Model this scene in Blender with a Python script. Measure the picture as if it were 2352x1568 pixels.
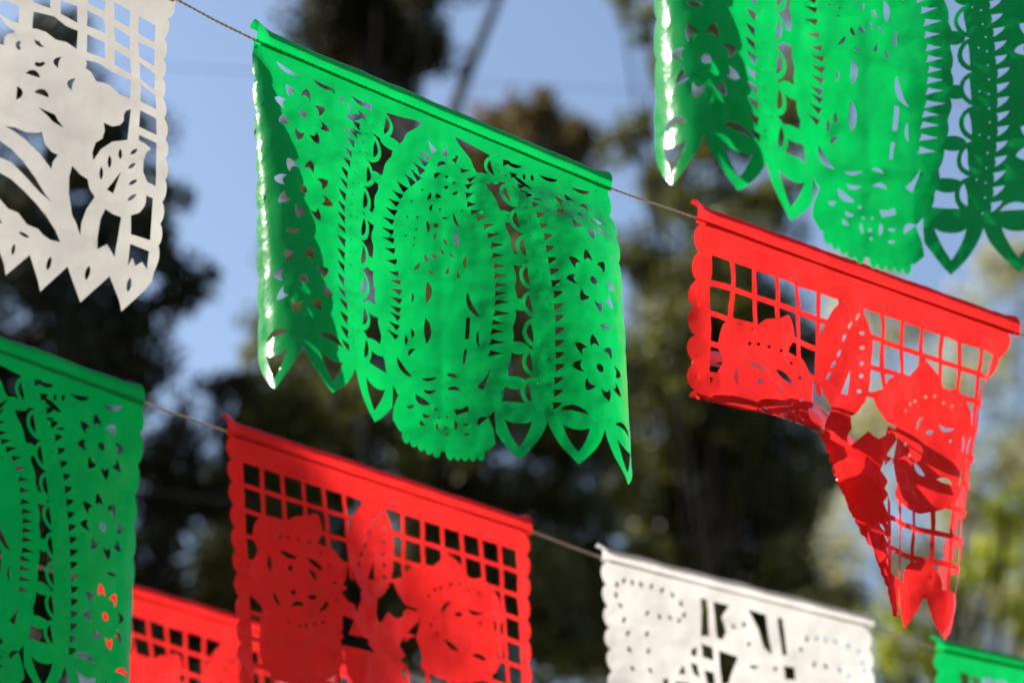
import bpy, math, random
import numpy as np
from mathutils import Vector, Matrix, noise
from mathutils.geometry import delaunay_2d_cdt

for o in list(bpy.data.objects):
    bpy.data.objects.remove(o, do_unlink=True)
scene = bpy.context.scene
COL = scene.collection
R = math.radians
random.seed(7)
RNG = np.random.default_rng(7)

# ------------------------------------------------------------------ camera
PITCH = R(24)
CAM_POS = np.array([0.0, 0.0, 1.62])
LENS, SENSOR = 85.0, 36.0
cam_d = bpy.data.cameras.new('camera')
cam = bpy.data.objects.new('camera', cam_d)
COL.objects.link(cam)
cam.location = CAM_POS
cam.rotation_euler = (R(90) + PITCH, 0, 0)
cam_d.lens = LENS
cam_d.sensor_width = SENSOR
cam_d.clip_start = 0.05
cam_d.clip_end = 2000
cam_d.dof.use_dof = True
cam_d.dof.focus_distance = 2.50
cam_d.dof.aperture_fstop = 3.8
scene.camera = cam
CP, SP = math.cos(PITCH), math.sin(PITCH)


def c2w(x, y, z):
    """camera axes (x right, y up, z towards viewer) to world axes"""
    return np.array([x, -z * CP - y * SP, y * CP - z * SP])


FPX = LENS / SENSOR * 2352.0


def P(px, py, d):
    """point at depth d whose picture is at (px, py) of the 2352 x 1568 photograph"""
    return CAM_POS + c2w((px - 1176) / FPX * d, (784 - py) / FPX * d, -d)


# ------------------------------------------------------------------ light
SUN_C = np.array([-0.82, 0.39, -0.40])
SUN_C /= np.linalg.norm(SUN_C)
SUN_W = c2w(*SUN_C)
SUN_W = SUN_W / np.linalg.norm(SUN_W)
SUN_EL = math.asin(SUN_W[2])
SUN_AZ = math.atan2(SUN_W[0], SUN_W[1])
world = bpy.data.worlds.new('World')
scene.world = world
world.use_nodes = True
nt = world.node_tree
nt.nodes.clear()
wo = nt.nodes.new('ShaderNodeOutputWorld')
bg = nt.nodes.new('ShaderNodeBackground')
sky = nt.nodes.new('ShaderNodeTexSky')
sky.sky_type = 'NISHITA'
sky.sun_disc = False
sky.sun_elevation = SUN_EL
sky.sun_rotation = SUN_AZ
sky.air_density = 1.0
sky.dust_density = 2.0
sky.ozone_density = 1.6
bg.inputs['Strength'].default_value = 0.083
nt.links.new(sky.outputs[0], bg.inputs[0])
nt.links.new(bg.outputs[0], wo.inputs[0])
sun_d = bpy.data.lights.new('sun', 'SUN')
sun_d.energy = 5.0
sun_d.angle = R(0.53)
sun_d.color = (1.0, 0.95, 0.86)
sun = bpy.data.objects.new('sun', sun_d)
COL.objects.link(sun)
sun.rotation_euler = Vector(SUN_W).to_track_quat('Z', 'Y').to_euler()
sun.location = (-6, 0, 12)
vs = scene.view_settings
vs.view_transform = 'Standard'
vs.look = 'None'
vs.exposure = 1.4
vs.gamma = 1.0
vs.use_curve_mapping = False
scene.cycles.max_bounces = 8
scene.cycles.transparent_max_bounces = 8
scene.cycles.use_denoising = True
scene.cycles.sample_clamp_direct = 6.0
scene.cycles.sample_clamp_indirect = 3.0


# ------------------------------------------------------------------ helpers
def tag(o, label=None, cat=None, group=None, kind=None):
    if label: o['label'] = label
    if cat: o['category'] = cat
    if group: o['group'] = group
    if kind: o['kind'] = kind
    return o


def empty(name, loc):
    o = bpy.data.objects.new(name, None)
    o.empty_display_size = 0.1
    o.location = loc
    COL.objects.link(o)
    return o


def mesh_obj(name, verts, faces, mat, parent=None, smooth=True):
    me = bpy.data.meshes.new(name)
    v = np.asarray(verts, float)
    if parent is not None:
        v = v - np.array(parent.location)
    me.from_pydata(v.tolist(), [], [list(map(int, f)) for f in faces])
    me.materials.append(mat)
    if smooth:
        me.polygons.foreach_set('use_smooth', [True] * len(me.polygons))
    me.update()
    o = bpy.data.objects.new(name, me)
    COL.objects.link(o)
    if parent is not None:
        o.parent = parent
    return o


def tube(path, rad, n=6):
    path = np.asarray(path, float)
    rad = np.broadcast_to(np.asarray(rad, float), (len(path),))
    t = np.gradient(path, axis=0)
    t /= np.linalg.norm(t, axis=1)[:, None] + 1e-12
    ref = np.array([0.13, 0.31, 0.94]) if abs(t[0][2]) < 0.9 else np.array([1.0, 0.1, 0])
    a = np.cross(t, ref); a /= np.linalg.norm(a, axis=1)[:, None]
    b = np.cross(t, a)
    ang = np.arange(n) / n * 2 * np.pi
    vs_ = (path[:, None, :] + rad[:, None, None] * (np.cos(ang)[None, :, None] * a[:, None, :]
           + np.sin(ang)[None, :, None] * b[:, None, :])).reshape(-1, 3)
    fs = []
    for i in range(len(path) - 1):
        for k in range(n):
            k2 = (k + 1) % n
            fs.append((i * n + k, i * n + k2, (i + 1) * n + k2, (i + 1) * n + k))
    fs.append(tuple(range(n - 1, -1, -1)))
    fs.append(tuple((len(path) - 1) * n + k for k in range(n)))
    return vs_, fs


# ------------------------------------------------------------------ materials
def new_mat(name):
    m = bpy.data.materials.new(name)
    m.use_nodes = True
    m.node_tree.nodes.clear()
    return m, m.node_tree.nodes, m.node_tree.links


def film_mat(name, col, trans=0.62, rough=0.17, gloss=1.0, back=None):
    """thin coloured plastic film: diffuse + transmitted light + glossy coat"""
    m, N, L = new_mat(name)
    out = N.new('ShaderNodeOutputMaterial')
    tc = N.new('ShaderNodeTexCoord')
    n1 = N.new('ShaderNodeTexNoise'); n1.inputs['Scale'].default_value = 55; n1.inputs['Detail'].default_value = 5
    n2 = N.new('ShaderNodeTexNoise'); n2.inputs['Scale'].default_value = 16; n2.inputs['Detail'].default_value = 4
    L.new(tc.outputs['Object'], n1.inputs['Vector']); L.new(tc.outputs['Object'], n2.inputs['Vector'])
    mp = N.new('ShaderNodeMapRange')
    mp.inputs['From Min'].default_value = 0.3; mp.inputs['From Max'].default_value = 0.7
    mp.inputs['To Min'].default_value = 0.86; mp.inputs['To Max'].default_value = 1.06
    L.new(n2.outputs['Fac'], mp.inputs['Value'])
    mul = N.new('ShaderNodeMix'); mul.data_type = 'RGBA'; mul.blend_type = 'MULTIPLY'
    mul.inputs['Factor'].default_value = 1.0
    mul.inputs[6].default_value = (*col, 1)
    L.new(mp.outputs['Result'], mul.inputs[7])
    bmp = N.new('ShaderNodeBump'); bmp.inputs['Strength'].default_value = 0.8
    bmp.inputs['Distance'].default_value = 0.0012
    vo = N.new('ShaderNodeTexVoronoi'); vo.feature = 'SMOOTH_F1'; vo.inputs['Scale'].default_value = 34; vo.inputs['Smoothness'].default_value = 0.35
    L.new(tc.outputs['Object'], vo.inputs['Vector'])
    ad = N.new('ShaderNodeMath'); ad.operation = 'MULTIPLY_ADD'; ad.inputs[1].default_value = 0.9
    L.new(vo.outputs['Distance'], ad.inputs[0]); L.new(n1.outputs['Fac'], ad.inputs[2])
    L.new(ad.outputs[0], bmp.inputs['Height'])
    d = N.new('ShaderNodeBsdfDiffuse'); t = N.new('ShaderNodeBsdfTranslucent')
    g = N.new('ShaderNodeBsdfGlossy'); g.inputs['Roughness'].default_value = rough
    g.inputs['Color'].default_value = (1, 1, 1, 1)
    if back is None:
        L.new(mul.outputs[2], d.inputs['Color'])
    else:
        d.inputs['Color'].default_value = (*back, 1)
    L.new(mul.outputs[2], t.inputs['Color'])
    for s in (d, t, g):
        L.new(bmp.outputs['Normal'], s.inputs['Normal'])
    mx = N.new('ShaderNodeMixShader'); mx.inputs[0].default_value = trans
    L.new(d.outputs[0], mx.inputs[1]); L.new(t.outputs[0], mx.inputs[2])
    lw = N.new('ShaderNodeLayerWeight'); lw.inputs['Blend'].default_value = 0.5
    L.new(bmp.outputs['Normal'], lw.inputs['Normal'])
    pw = N.new('ShaderNodeMath'); pw.operation = 'POWER'; pw.inputs[1].default_value = 5.0
    L.new(lw.outputs['Facing'], pw.inputs[0])
    fm = N.new('ShaderNodeMath'); fm.operation = 'MULTIPLY_ADD'; fm.inputs[1].default_value = 0.5 * gloss; fm.inputs[2].default_value = 0.014 * gloss
    L.new(pw.outputs[0], fm.inputs[0])
    m2 = N.new('ShaderNodeMixShader')
    L.new(fm.outputs[0], m2.inputs[0]); L.new(mx.outputs[0], m2.inputs[1]); L.new(g.outputs[0], m2.inputs[2])
    L.new(m2.outputs[0], out.inputs['Surface'])
    return m


M_GREEN = film_mat('green_film', (0.001, 0.335, 0.066))
M_RED = film_mat('red_film', (0.54, 0.016, 0.015))
M_WHITE = film_mat('white_film', (0.345, 0.332, 0.315), trans=0.55)
M_WHITE_BRIGHT = film_mat('bright_white_film', (0.47, 0.46, 0.44), trans=0.6)


def plain_mat(name, col, rough=0.8, var=0.25, scale=40):
    m, N, L = new_mat(name)
    out = N.new('ShaderNodeOutputMaterial')
    b = N.new('ShaderNodeBsdfPrincipled')
    b.inputs['Roughness'].default_value = rough
    b.inputs['Specular IOR Level'].default_value = 0.08
    tc = N.new('ShaderNodeTexCoord')
    n = N.new('ShaderNodeTexNoise'); n.inputs['Scale'].default_value = scale; n.inputs['Detail'].default_value = 6
    L.new(tc.outputs['Object'], n.inputs['Vector'])
    cr = N.new('ShaderNodeMix'); cr.data_type = 'RGBA'
    cr.inputs[6].default_value = (*[c * (1 - var) for c in col], 1)
    cr.inputs[7].default_value = (*[min(1, c * (1 + var)) for c in col], 1)
    L.new(n.outputs['Fac'], cr.inputs['Factor'])
    L.new(cr.outputs[2], b.inputs['Base Color'])
    L.new(b.outputs[0], out.inputs['Surface'])
    return m


def leaf_mat(name, c1, c2, trans=0.35):
    m, N, L = new_mat(name)
    out = N.new('ShaderNodeOutputMaterial')
    at = N.new('ShaderNodeAttribute'); at.attribute_name = 'tint'
    mix = N.new('ShaderNodeMix'); mix.data_type = 'RGBA'
    mix.inputs[6].default_value = (*c1, 1); mix.inputs[7].default_value = (*c2, 1)
    L.new(at.outputs['Fac'], mix.inputs['Factor'])
    d = N.new('ShaderNodeBsdfDiffuse'); t = N.new('ShaderNodeBsdfTranslucent')
    g = N.new('ShaderNodeBsdfGlossy'); g.inputs['Roughness'].default_value = 0.45
    L.new(mix.outputs[2], d.inputs['Color']); L.new(mix.outputs[2], t.inputs['Color'])
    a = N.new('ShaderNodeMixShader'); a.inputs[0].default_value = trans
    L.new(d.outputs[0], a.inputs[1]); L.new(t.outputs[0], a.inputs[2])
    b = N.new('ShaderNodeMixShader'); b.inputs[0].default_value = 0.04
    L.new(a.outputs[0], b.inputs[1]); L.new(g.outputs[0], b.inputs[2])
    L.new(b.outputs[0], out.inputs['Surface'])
    return m


M_CORD = plain_mat('cord_fibre', (0.72, 0.56, 0.48), 0.9, 0.35, 400)
M_BARK = plain_mat('bark', (0.012, 0.010, 0.008), 0.95, 0.4, 9)
M_PALE_BARK = plain_mat('pale_bark', (0.05, 0.05, 0.048), 0.9, 0.3, 9)
M_GROUND = plain_mat('ground_earth', (0.11, 0.095, 0.075), 0.95, 0.3, 3)
M_CABLE = plain_mat('cable_black', (0.05, 0.045, 0.045), 0.6, 0.2, 9)
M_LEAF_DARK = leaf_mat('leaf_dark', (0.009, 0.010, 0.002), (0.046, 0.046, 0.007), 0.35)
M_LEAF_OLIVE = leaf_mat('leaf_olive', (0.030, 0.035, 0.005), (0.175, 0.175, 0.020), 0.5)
M_LEAF_BACKLIT = leaf_mat('leaf_backlit', (0.22, 0.22, 0.07), (0.55, 0.50, 0.28), 0.55)  # pale leaves, lightened further so the colour carries the backlight
M_LEAF_GOLD_LIT = leaf_mat('leaf_gold_lit', (0.02, 0.017, 0.004), (0.22, 0.145, 0.022), 0.45)  # golden sunlight on the crown is put into the leaf colour
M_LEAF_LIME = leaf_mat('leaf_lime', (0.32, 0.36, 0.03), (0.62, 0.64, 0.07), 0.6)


# ------------------------------------------------------------------ flat cut-paper shapes
def circ(x, y, r, ry=None, n=14, rot=0):
    ry = r if ry is None else ry
    a = np.arange(n) / n * 2 * np.pi
    p = np.stack([r * np.cos(a), ry * np.sin(a)], 1)
    c, s = math.cos(rot), math.sin(rot)
    return p @ np.array([[c, s], [-s, c]]) + [x, y]


def arc(p0, p1, bulge, n=8):
    """points p0..p1 bent sideways by bulge (right-hand side of the direction in a y-down plane is positive)"""
    p0, p1 = np.array(p0, float), np.array(p1, float)
    t = np.linspace(0, 1, n)[:, None]
    d = p1 - p0
    L_ = np.hypot(*d) + 1e-9
    nrm = np.array([-d[1], d[0]]) / L_
    return p0 + d * t + nrm * bulge * (4 * t * (1 - t)) ** 0.8


def lens(p0, p1, b1, b2=None, n=8):
    """leaf-shaped slit between p0 and p1, bulging b1 on one side and b2 on the other"""
    b2 = -b1 if b2 is None else b2
    return np.concatenate([arc(p0, p1, b1, n), arc(p0, p1, b2, n)[::-1][1:-1]])


def mirror(p, c=50.0):
    q = np.array(p, float).copy()
    q[:, 0] = 2 * c - q[:, 0]
    return q[::-1]


def smooth_poly(pts, k=3):
    p = np.asarray(pts, float)
    n = len(p)
    out = []
    for i in range(n):
        p0, p1, p2, p3 = p[i - 1], p[i], p[(i + 1) % n], p[(i + 2) % n]
        for j in range(k):
            t = j / k
            out.append(0.5 * ((2 * p1) + (-p0 + p2) * t + (2 * p0 - 5 * p1 + 4 * p2 - p3) * t * t
                              + (-p0 + 3 * p1 - 3 * p2 + p3) * t ** 3))
    return np.array(out)


def dense(pts, step=1.6):
    p = np.asarray(pts, float)
    out = []
    for i in range(len(p)):
        a, b = p[i], p[(i + 1) % len(p)]
        k = max(1, int(np.hypot(*(b - a)) / step))
        for j in range(k):
            out.append(a + (b - a) * j / k)
    return np.array(out)


def inside(poly, q):
    x, y = q[:, 0], q[:, 1]
    res = np.zeros(len(q), bool)
    px, py = poly[:, 0], poly[:, 1]
    j = len(poly) - 1
    for i in range(len(poly)):
        c = (py[i] > y) != (py[j] > y)
        with np.errstate(divide='ignore', invalid='ignore'):
            xi = (px[j] - px[i]) * (y - py[i]) / (py[j] - py[i] + 1e-15) + px[i]
        res ^= c & (x < xi)
        j = i
    return res


class Sheet:
    """a sheet of film: a list of pieces added (+1) and holes cut (-1); later ones win"""
    def __init__(self):
        self.shapes = []
        self.holes = []

    def add(self, *ps):
        for p in ps: self.shapes.append((np.asarray(p, float), 1))

    def cut(self, *ps):
        for p in ps:
            p = np.asarray(p, float)
            self.shapes.append((p, -1))
            c = p.mean(0)
            r = math.sqrt(np.ptp(p[:, 0]) * np.ptp(p[:, 1]) + 1e-6) * 0.5
            if r < 4: self.holes.append((c[0], c[1], r))

    def build(self, spacing=0.9):
        pts, edges = [], []
        for p, s in self.shapes:
            p = dense(p, max(spacing * 1.4, 1.0))
            b = len(pts)
            pts.extend(p.tolist())
            n = len(p)
            edges.extend((b + i, b + (i + 1) % n) for i in range(n))
        a = np.concatenate([p for p, s in self.shapes])
        lo, hi = a.min(0), a.max(0)
        gx = np.arange(lo[0], hi[0], spacing); gy = np.arange(lo[1], hi[1], spacing)
        G = np.stack(np.meshgrid(gx, gy), -1).reshape(-1, 2)
        G += RNG.uniform(-0.25, 0.25, G.shape) * spacing
        pts = [Vector(p) for p in pts + G.tolist()]
        v, e, f, *_ = delaunay_2d_cdt(pts, edges, [], 0, 1e-5)
        v = np.array([(q.x, q.y) for q in v]); f = np.array([list(t) for t in f if len(t) == 3])
        cen = v[f].mean(1)
        keep = np.zeros(len(f), bool)
        for p, s in self.shapes:
            l, h = p.min(0), p.max(0)
            idx = np.where((cen[:, 0] >= l[0]) & (cen[:, 0] <= h[0]) & (cen[:, 1] >= l[1]) & (cen[:, 1] <= h[1]))[0]
            if len(idx):
                k = idx[inside(p, cen[idx])]
                keep[k] = s > 0
        f = f[keep]
        used = np.unique(f)
        remap = -np.ones(len(v), int); remap[used] = np.arange(len(used))
        self.v, self.f = v[used], remap[f]
        H = self.holes
        w = np.zeros(len(self.v))
        rs = np.random.default_rng(3)
        for (x, y, r) in H:
            R2 = r * 1.2 + 0.9
            dx, dy = self.v[:, 0] - x, self.v[:, 1] - y
            d2 = dx * dx + dy * dy
            k = d2 < (2.5 * R2) ** 2
            a = rs.uniform(-0.5, 0.9)
            gx_, gy_ = rs.normal(0, 0.35, 2)
            R2 = r * 1.1 + 0.7
            w[k] += np.exp(-d2[k] / (R2 * R2)) * (a + (gx_ * dx[k] + gy_ * dy[k]) / R2) * min(1.0, 0.45 + r * 0.35)
        self.pucker = np.clip(w, -1.6, 1.6)
        return self


class Hang:
    """where a banner hangs: A, B the ends of its top edge on the cord, C the lower left corner (v = 80)"""
    def __init__(self, A, B, C):
        self.A, self.B = np.asarray(A), np.asarray(B)
        self.es = (self.B - self.A) / 100.0
        self.ed = (np.asarray(C) - self.A) / 80.0
        n = np.cross(self.es, self.ed)
        n /= np.linalg.norm(n)
        if np.dot(n, self.A - CAM_POS) < 0: n = -n      # pointing away from the viewer
        self.n = n
        self.unit = np.linalg.norm(self.es)

    def flat(self, px, py):
        """flat sheet coordinates of the point seen at (px, py) when the sheet hangs straight"""
        r = P(px, py, 1.0) - CAM_POS
        m = np.stack([self.es, self.ed, -r], 1)
        s = np.linalg.solve(m, CAM_POS - self.A)
        return s[0], s[1]

    def flats(self, pts):
        return np.array([self.flat(*p) for p in pts])


def vnoise(v, scale, seed):
    return np.array([noise.noise(Vector((x * scale, y * scale, seed))) for x, y in v])


def wave(hang, uv, theta, vsc=(1.0, 1.0), gpow=0.6, edge=None, epow=0.13, center=50.0, bow=0.0, sway=0.0, vref=80.0, wr=0.10, seed=1.0, pucker=None, pk=0.16):
    """bend the flat sheet: theta = [(u, degrees)] tangent angle at the bottom edge, fading out towards the cord"""
    U = np.linspace(-4, 104, 541)
    V = np.linspace(-6, 92, 50)
    tu = np.array([t[0] for t in theta], float); ta = np.radians([t[1] for t in theta])
    th = np.interp(U, tu, ta)
    k = np.exp(-np.linspace(-2, 2, 31) ** 2); k /= k.sum()
    th = np.convolve(np.pad(th, 15, mode='edge'), k, 'valid')
    st = np.clip((V - 1.0) / 22.0, 0, 1); st = st * st * (3 - 2 * st)
    g = np.clip(V / vref, 0, 1.1) ** gpow * st
    T = th[None, :] * g[:, None]
    if edge is not None:
        # the curl is narrow under the cord and widens towards the bottom
        sc_v = 0.16 + 1.02 * np.clip(V / 70.0, 0, 1) ** 0.9
        te = np.stack([np.interp(U / q, [t[0] for t in edge], np.radians([t[1] for t in edge])) for q in sc_v])
        T = T + te * (np.clip((V - 0.5) / 3.0, 0, 1))[:, None]
    du = U[1] - U[0]
    X = np.cumsum(np.cos(T), 1) * du; Nn = np.cumsum(np.sin(T), 1) * du
    ci = int(np.argmin(abs(U - center)))
    X = X - X[:, ci:ci + 1] + center; Nn = Nn - Nn[:, ci:ci + 1]
    fu = np.clip((uv[:, 0] - U[0]) / du, 0, len(U) - 1.001); fv = np.clip((uv[:, 1] - V[0]) / (V[1] - V[0]), 0, len(V) - 1.001)
    iu, iv = fu.astype(int), fv.astype(int); a, b = fu - iu, fv - iv

    def samp(F):
        return (F[iv, iu] * (1 - a) * (1 - b) + F[iv, iu + 1] * a * (1 - b) + F[iv + 1, iu] * (1 - a) * b + F[iv + 1, iu + 1] * a * b)
    x = samp(X); n = samp(Nn)
    v = uv[:, 1] * (vsc[0] + (vsc[1] - vsc[0]) * np.clip(uv[:, 0] / 100, 0, 1))
    vv = np.clip(v / vref, 0, 1.2)
    n = n + bow * vv ** 1.5
    x = x + sway * vv
    fade = np.clip(v / 8, 0, 1)
    n = n + wr * fade * (vnoise(uv, 0.16, seed) * 2.2 + vnoise(uv, 0.45, seed + 9) * 1.0)
    if pucker is not None: n = n + pk * pucker * fade
    for vc, am in ((21.0, 0.22), (41.5, -0.26), (62.0, 0.2)):      # faint creases where the sheet was folded for packing
        n = n + am * fade * np.exp(-abs(uv[:, 1] - vc - 0.02 * uv[:, 0]) / 1.3)
    n = n - 0.3 * fade * np.exp(-abs(uv[:, 0] - 50.4) / 1.3)
    return hang.A + np.outer(x, hang.es) + np.outer(v, hang.ed) + np.outer(n * hang.unit, hang.n)


def make_hem(hang, mat, parent, h=3.5, u0=0.2, u1=99.8, seed=0.0, flare=0.8, drop=1.1, rise_l=1.0):
    """the top edge folded over the cord: up the back, over, and down the front"""
    prof = [(-h * 0.80, 0.75), (-h * 0.95, 0.5), (-h, 0.1), (-h * 0.93, -0.35), (-h * 0.7, -0.75),
            (-h * 0.4, -1.0), (-h * 0.1, -0.95), (drop * 0.6, -0.65), (drop, -0.4)]
    us = np.linspace(u0, u1, 90)
    vs_, fs = [], []
    for i, u in enumerate(us):
        e = math.exp(-((u - u0) / 2.5) ** 2) * rise_l + math.exp(-((u1 - u) / 2.5) ** 2) * 0.7
        k = 1 + 0.10 * noise.noise(Vector((u * 0.09, seed, 0))) + 0.04 * noise.noise(Vector((u * 0.4, seed, 3)))
        for j, (d, n) in enumerate(prof):
            f = (1 + flare * 0.35 * e)
            uu = u + 0.25 * noise.noise(Vector((j * 0.7, seed + 5, i * 0.02))) * (1 if 0 < i < 89 else 2)
            nn = n * k * (1 + 0.9 * e) + 0.12 * noise.noise(Vector((u * 0.2, j * 0.8, seed)))
            vs_.append(hang.A + hang.es * uu + hang.ed * (d * k * f + 0.18 * noise.noise(Vector((u * 0.11, seed + 2, 1.0)))) + hang.n * nn * hang.unit)
    m = len(prof)
    for i in range(len(us) - 1):
        for j in range(m - 1):
            fs.append((i * m + j, i * m + j + 1, (i + 1) * m + j + 1, (i + 1) * m + j))
    return mesh_obj('hem', vs_, fs, mat, parent)


def banner(name, hang, sheet, pos, mat, label, seed, hem_kw=None):
    root = empty(name, hang.A)
    mesh_obj('cut_sheet', pos, sheet.f, mat, root)
    make_hem(hang, mat, root, seed=seed, **(hem_kw or {}))
    tag(root, label, 'paper banner', 'cut paper banners hanging on the cords')
    return root


# ------------------------------------------------------------------ where everything hangs
def cw(x, y, z):
    return CAM_POS + c2w(x, y, z)


H_GREEN = Hang(P(580, 90, 2.42), P(1400, 432, 2.62), P(562, 880, 2.42 - 0.225))
H_REDTW = Hang(P(1592, 498, 2.66), P(2336, 764, 2.86), P(1600, 1280, 2.60))
H_WHITE = Hang(P(-640, -420, 2.18), P(398, -4, 2.38), P(-620, 440, 2.09))
H_TOPGR = Hang(P(1490, -500, 2.27), P(2470, -130, 2.42), P(1460, 404, 2.10))
H_LOWGR = Hang(P(-504, 618, 2.73), P(330, 922, 2.93), P(-490, 1410, 2.65))
H_LOWRD = Hang(P(515, 988, 3.00), P(1217, 1218, 3.20), P(540, 1640, 2.92))
H_LOWWH = Hang(P(1375, 1278, 3.25), P(2002, 1436, 3.45), P(1420, 1850, 3.18))
H_FARGR = Hang(P(2142, 1486, 3.5), P(2760, 1622, 3.7), P(2150, 2020, 3.4))
H_BACKRD = Hang(P(215, 1337, 3.5), P(872, 1530, 3.7), P(225, 1900, 3.4))


# ------------------------------------------------------------------ green pattern: robed figure in an oval of rays
def green_sheet():
    S = Sheet()
    S.add([(0.3, 0.1), (99.7, 0.1), (99.4, 2.5), (98.2, 4), (98.2, 70), (1.8, 70), (1.8, 4), (0.6, 2.5)])
    for i in range(9):
        for c in (2.2, 97.8):
            S.add(circ(c, 4.4 + i * 7.7, 2.2, 4.2, 16))
    # pointed petals along the bottom
    def petal(c, w=6.9, top=66.0, tip=81.5):
        vv = np.linspace(top, tip, 12)
        hw = np.where(vv < 69, w, w * (1 - np.clip((vv - 69) / (tip - 69), 0, 1) ** 2.1))
        return np.concatenate([np.stack([c - hw, vv], 1), np.stack([c + hw, vv], 1)[::-1][1:]])
    pc = (7.2, 20.4, 33.2)
    for c in pc:
        S.add(petal(c), mirror(petal(c)))
    # the open gap between bead band and oval
    vk = [3.6, 8, 14.3, 19.7, 25, 30.8, 40, 50.6, 57, 62.5, 66, 69, 72]
    hk = [4.2, 8.2, 12.1, 14.4, 16, 17.2, 17.5, 16.6, 15.5, 14.6, 13.8, 12.6, 11.6]
    sv = [0, 4, 10, 18, 26, 34, 42, 50, 58, 66, 72]
    su = [34.5, 31.8, 28.6, 25.8, 24.2, 23.4, 23.1, 23.2, 23.6, 24.4, 25.2]
    spine = lambda v: float(np.interp(v, sv, su))
    oval = lambda v: 50 - float(np.interp(v, vk, hk))
    vs_ = np.linspace(3.4, 68.6, 100)
    inner = [(oval(v) - 0.55 * abs(math.sin(v * 0.62)), v) for v in vs_]
    outer = [(min(spine(v) + 4.4, oval(v) - 0.6), v) for v in vs_ if v > 4.5]
    gap = np.array(inner + outer[::-1])
    band, cuts = [], []
    for i in range(9):
        v = 8.4 + i * 7.2
        x = spine(v)
        band.append(circ(x + 4.5, v, 3.5, 3.75, 18))
        b = arc((x + 6.1, v - 2.3), (x + 5.6, v + 2.3), -1.2, 8)
        c_ = arc((x + 6.1, v - 2.3), (x + 5.6, v + 2.3), 0.15, 8)
        cuts.append(np.concatenate([b, c_[::-1][1:-1]]))
    for i, v in enumerate((12.2, 22.4, 33.6, 45.0, 55.6, 64.0)):
        band.append(circ((spine(v) + 7.4 + oval(v)) / 2, v, (oval(v) - spine(v) - 6.0) / 2 + 0.4, 1.55, 14))
    tri = []
    for i in range(22):
        v = 5.0 + i * 3.02
        x = spine(v) - 0.3
        tri.append(np.array([(x - 1.35, v - 1.0), (x - 0.2, v - 0.85), (x + 0.95, v - 0.65), (x + 0.75, v + 0.3), (x + 0.95, v + 1.15), (x + 0.2, v + 0.75), (x - 0.8, v - 0.1)]))
        if i % 1 == 0:
            tri.append(circ(x + 2.5, v + 1.3, 0.20, 0.20, 6))
        if i % 3 == 1:
            tri.append(circ(x + 4.2, v + 0.6, 0.18, 0.18, 6))
    # flowers
    fl = []
    for (cx, cv) in ((13.0, 15.2), (13.2, 35.0), (13.4, 57.0)):
        fl.append(circ(cx, cv, 0.95, 1.0, 12))
        for k in range(8):
            a = k * math.pi / 4 + 0.2
            c, s = math.cos(a), math.sin(a)
            loc = np.concatenate([arc((4.8, -1.22), (4.8, 1.22), -0.8, 7), arc((4.8, 1.22), (7.9, 0.0), 0.45, 6)[1:], arc((7.9, 0), (4.8, -1.22), 0.45, 6)[1:-1]])
            q = np.stack([loc[:, 0] * c - loc[:, 1] * s, loc[:, 0] * s + loc[:, 1] * c], 1) * [0.92, 1.0]
            fl.append(q + [cx, cv])
    # crescents and sprigs under the hem
    dec = [lens((6.2, 3.2), (12.2, 4.6), 1.35, 0.1), lens((16.0, 3.9), (21.6, 4.7), 1.3, 0.1), lens((26.2, 4.0), (31.6, 4.4), 1.25, 0.1),
           lens((23.4, 5.4), (24.0, 7.4), 0.45), lens((25.9, 6.2), (26.3, 8.0), 0.4), lens((24.6, 10.4), (29.6, 8.2), 0.85),
           lens((26.6, 12.6), (29.2, 13.2), 0.45, -0.2), lens((23.6, 14.0), (26.2, 14.8), 0.45, -0.2), lens((9.2, 45.9), (12.4, 46.0), 0.5), ]
    arches = []
    for i, c in enumerate(pc):
        arches.append(np.concatenate([arc((c - 3.0, 72.7), (c + 3.0, 72.7), 0.9, 8), arc((c + 3.0, 72.7), (c, 78.8), -0.35, 6)[1:], arc((c, 78.8), (c - 3.0, 72.7), -0.35, 6)[1:-1]]))
        if i < 2:
            arches.append(lens((c - 3.2, 69.4), (c + 3.2, 69.4), -1.7, -0.2, 10))
    S.cut(gap, mirror(gap))
    for p in band: S.add(p, mirror(p))
    for p in cuts + tri + fl + dec + arches: S.cut(p, mirror(p))
    # lower tail of the oval, with a beaded fringe
    S.cut([(38.2, 69.3), (61.8, 69.3), (61.8, 90), (38.2, 90)])
    tail = [(36.2, 66.5), (37.5, 70), (39.6, 72.5), (38.6, 75.5), (38.3, 78.5), (40.0, 80.3), (43, 80.8), (47, 81.6), (49.2, 82.2), (50.8, 82.2), (53, 81.6), (57, 80.8), (60.0, 80.3),
            (61.7, 78.5), (61.4, 75.5), (60.4, 72.5), (62.5, 70), (63.8, 66.5)]
    S.add(tail)
    for i in range(5):
        u = 41.6 + i * 1.75
        S.add(circ(u, 81.0 + i * 0.28, 0.95, 1.7, 12), circ(100 - u, 81.0 + i * 0.28, 0.95, 1.7, 12))
    # rays, robe and face, measured on the photograph
    fl3 = lambda p: H_GREEN.flat(861.3 + p[0] * 0.1977, 275.6 + p[1] * 0.1977)
    fl4 = lambda p: H_GREEN.flat(861.3 + p[0] * 0.1977, 551.2 + p[1] * 0.1977)
    fl5 = lambda p: H_GREEN.flat(803.9 + p[0] * 0.29296, 631.6 + p[1] * 0.29296)
    L3 = [(705, 385, 70, 120), (650, 462, 110, 100), (612, 545, 100, 100), (577, 632, 100, 110), (545, 712, 95, 110), (480, 767, 95, 110), (408, 832, 95, 95), (362, 912, 100, 70), (320, 1005, 100, 60), (300, 1110, 110, 55), (270, 1222, 110, 45), (272, 1348, 120, 45), (278, 1452, 115, 30)]
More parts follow.
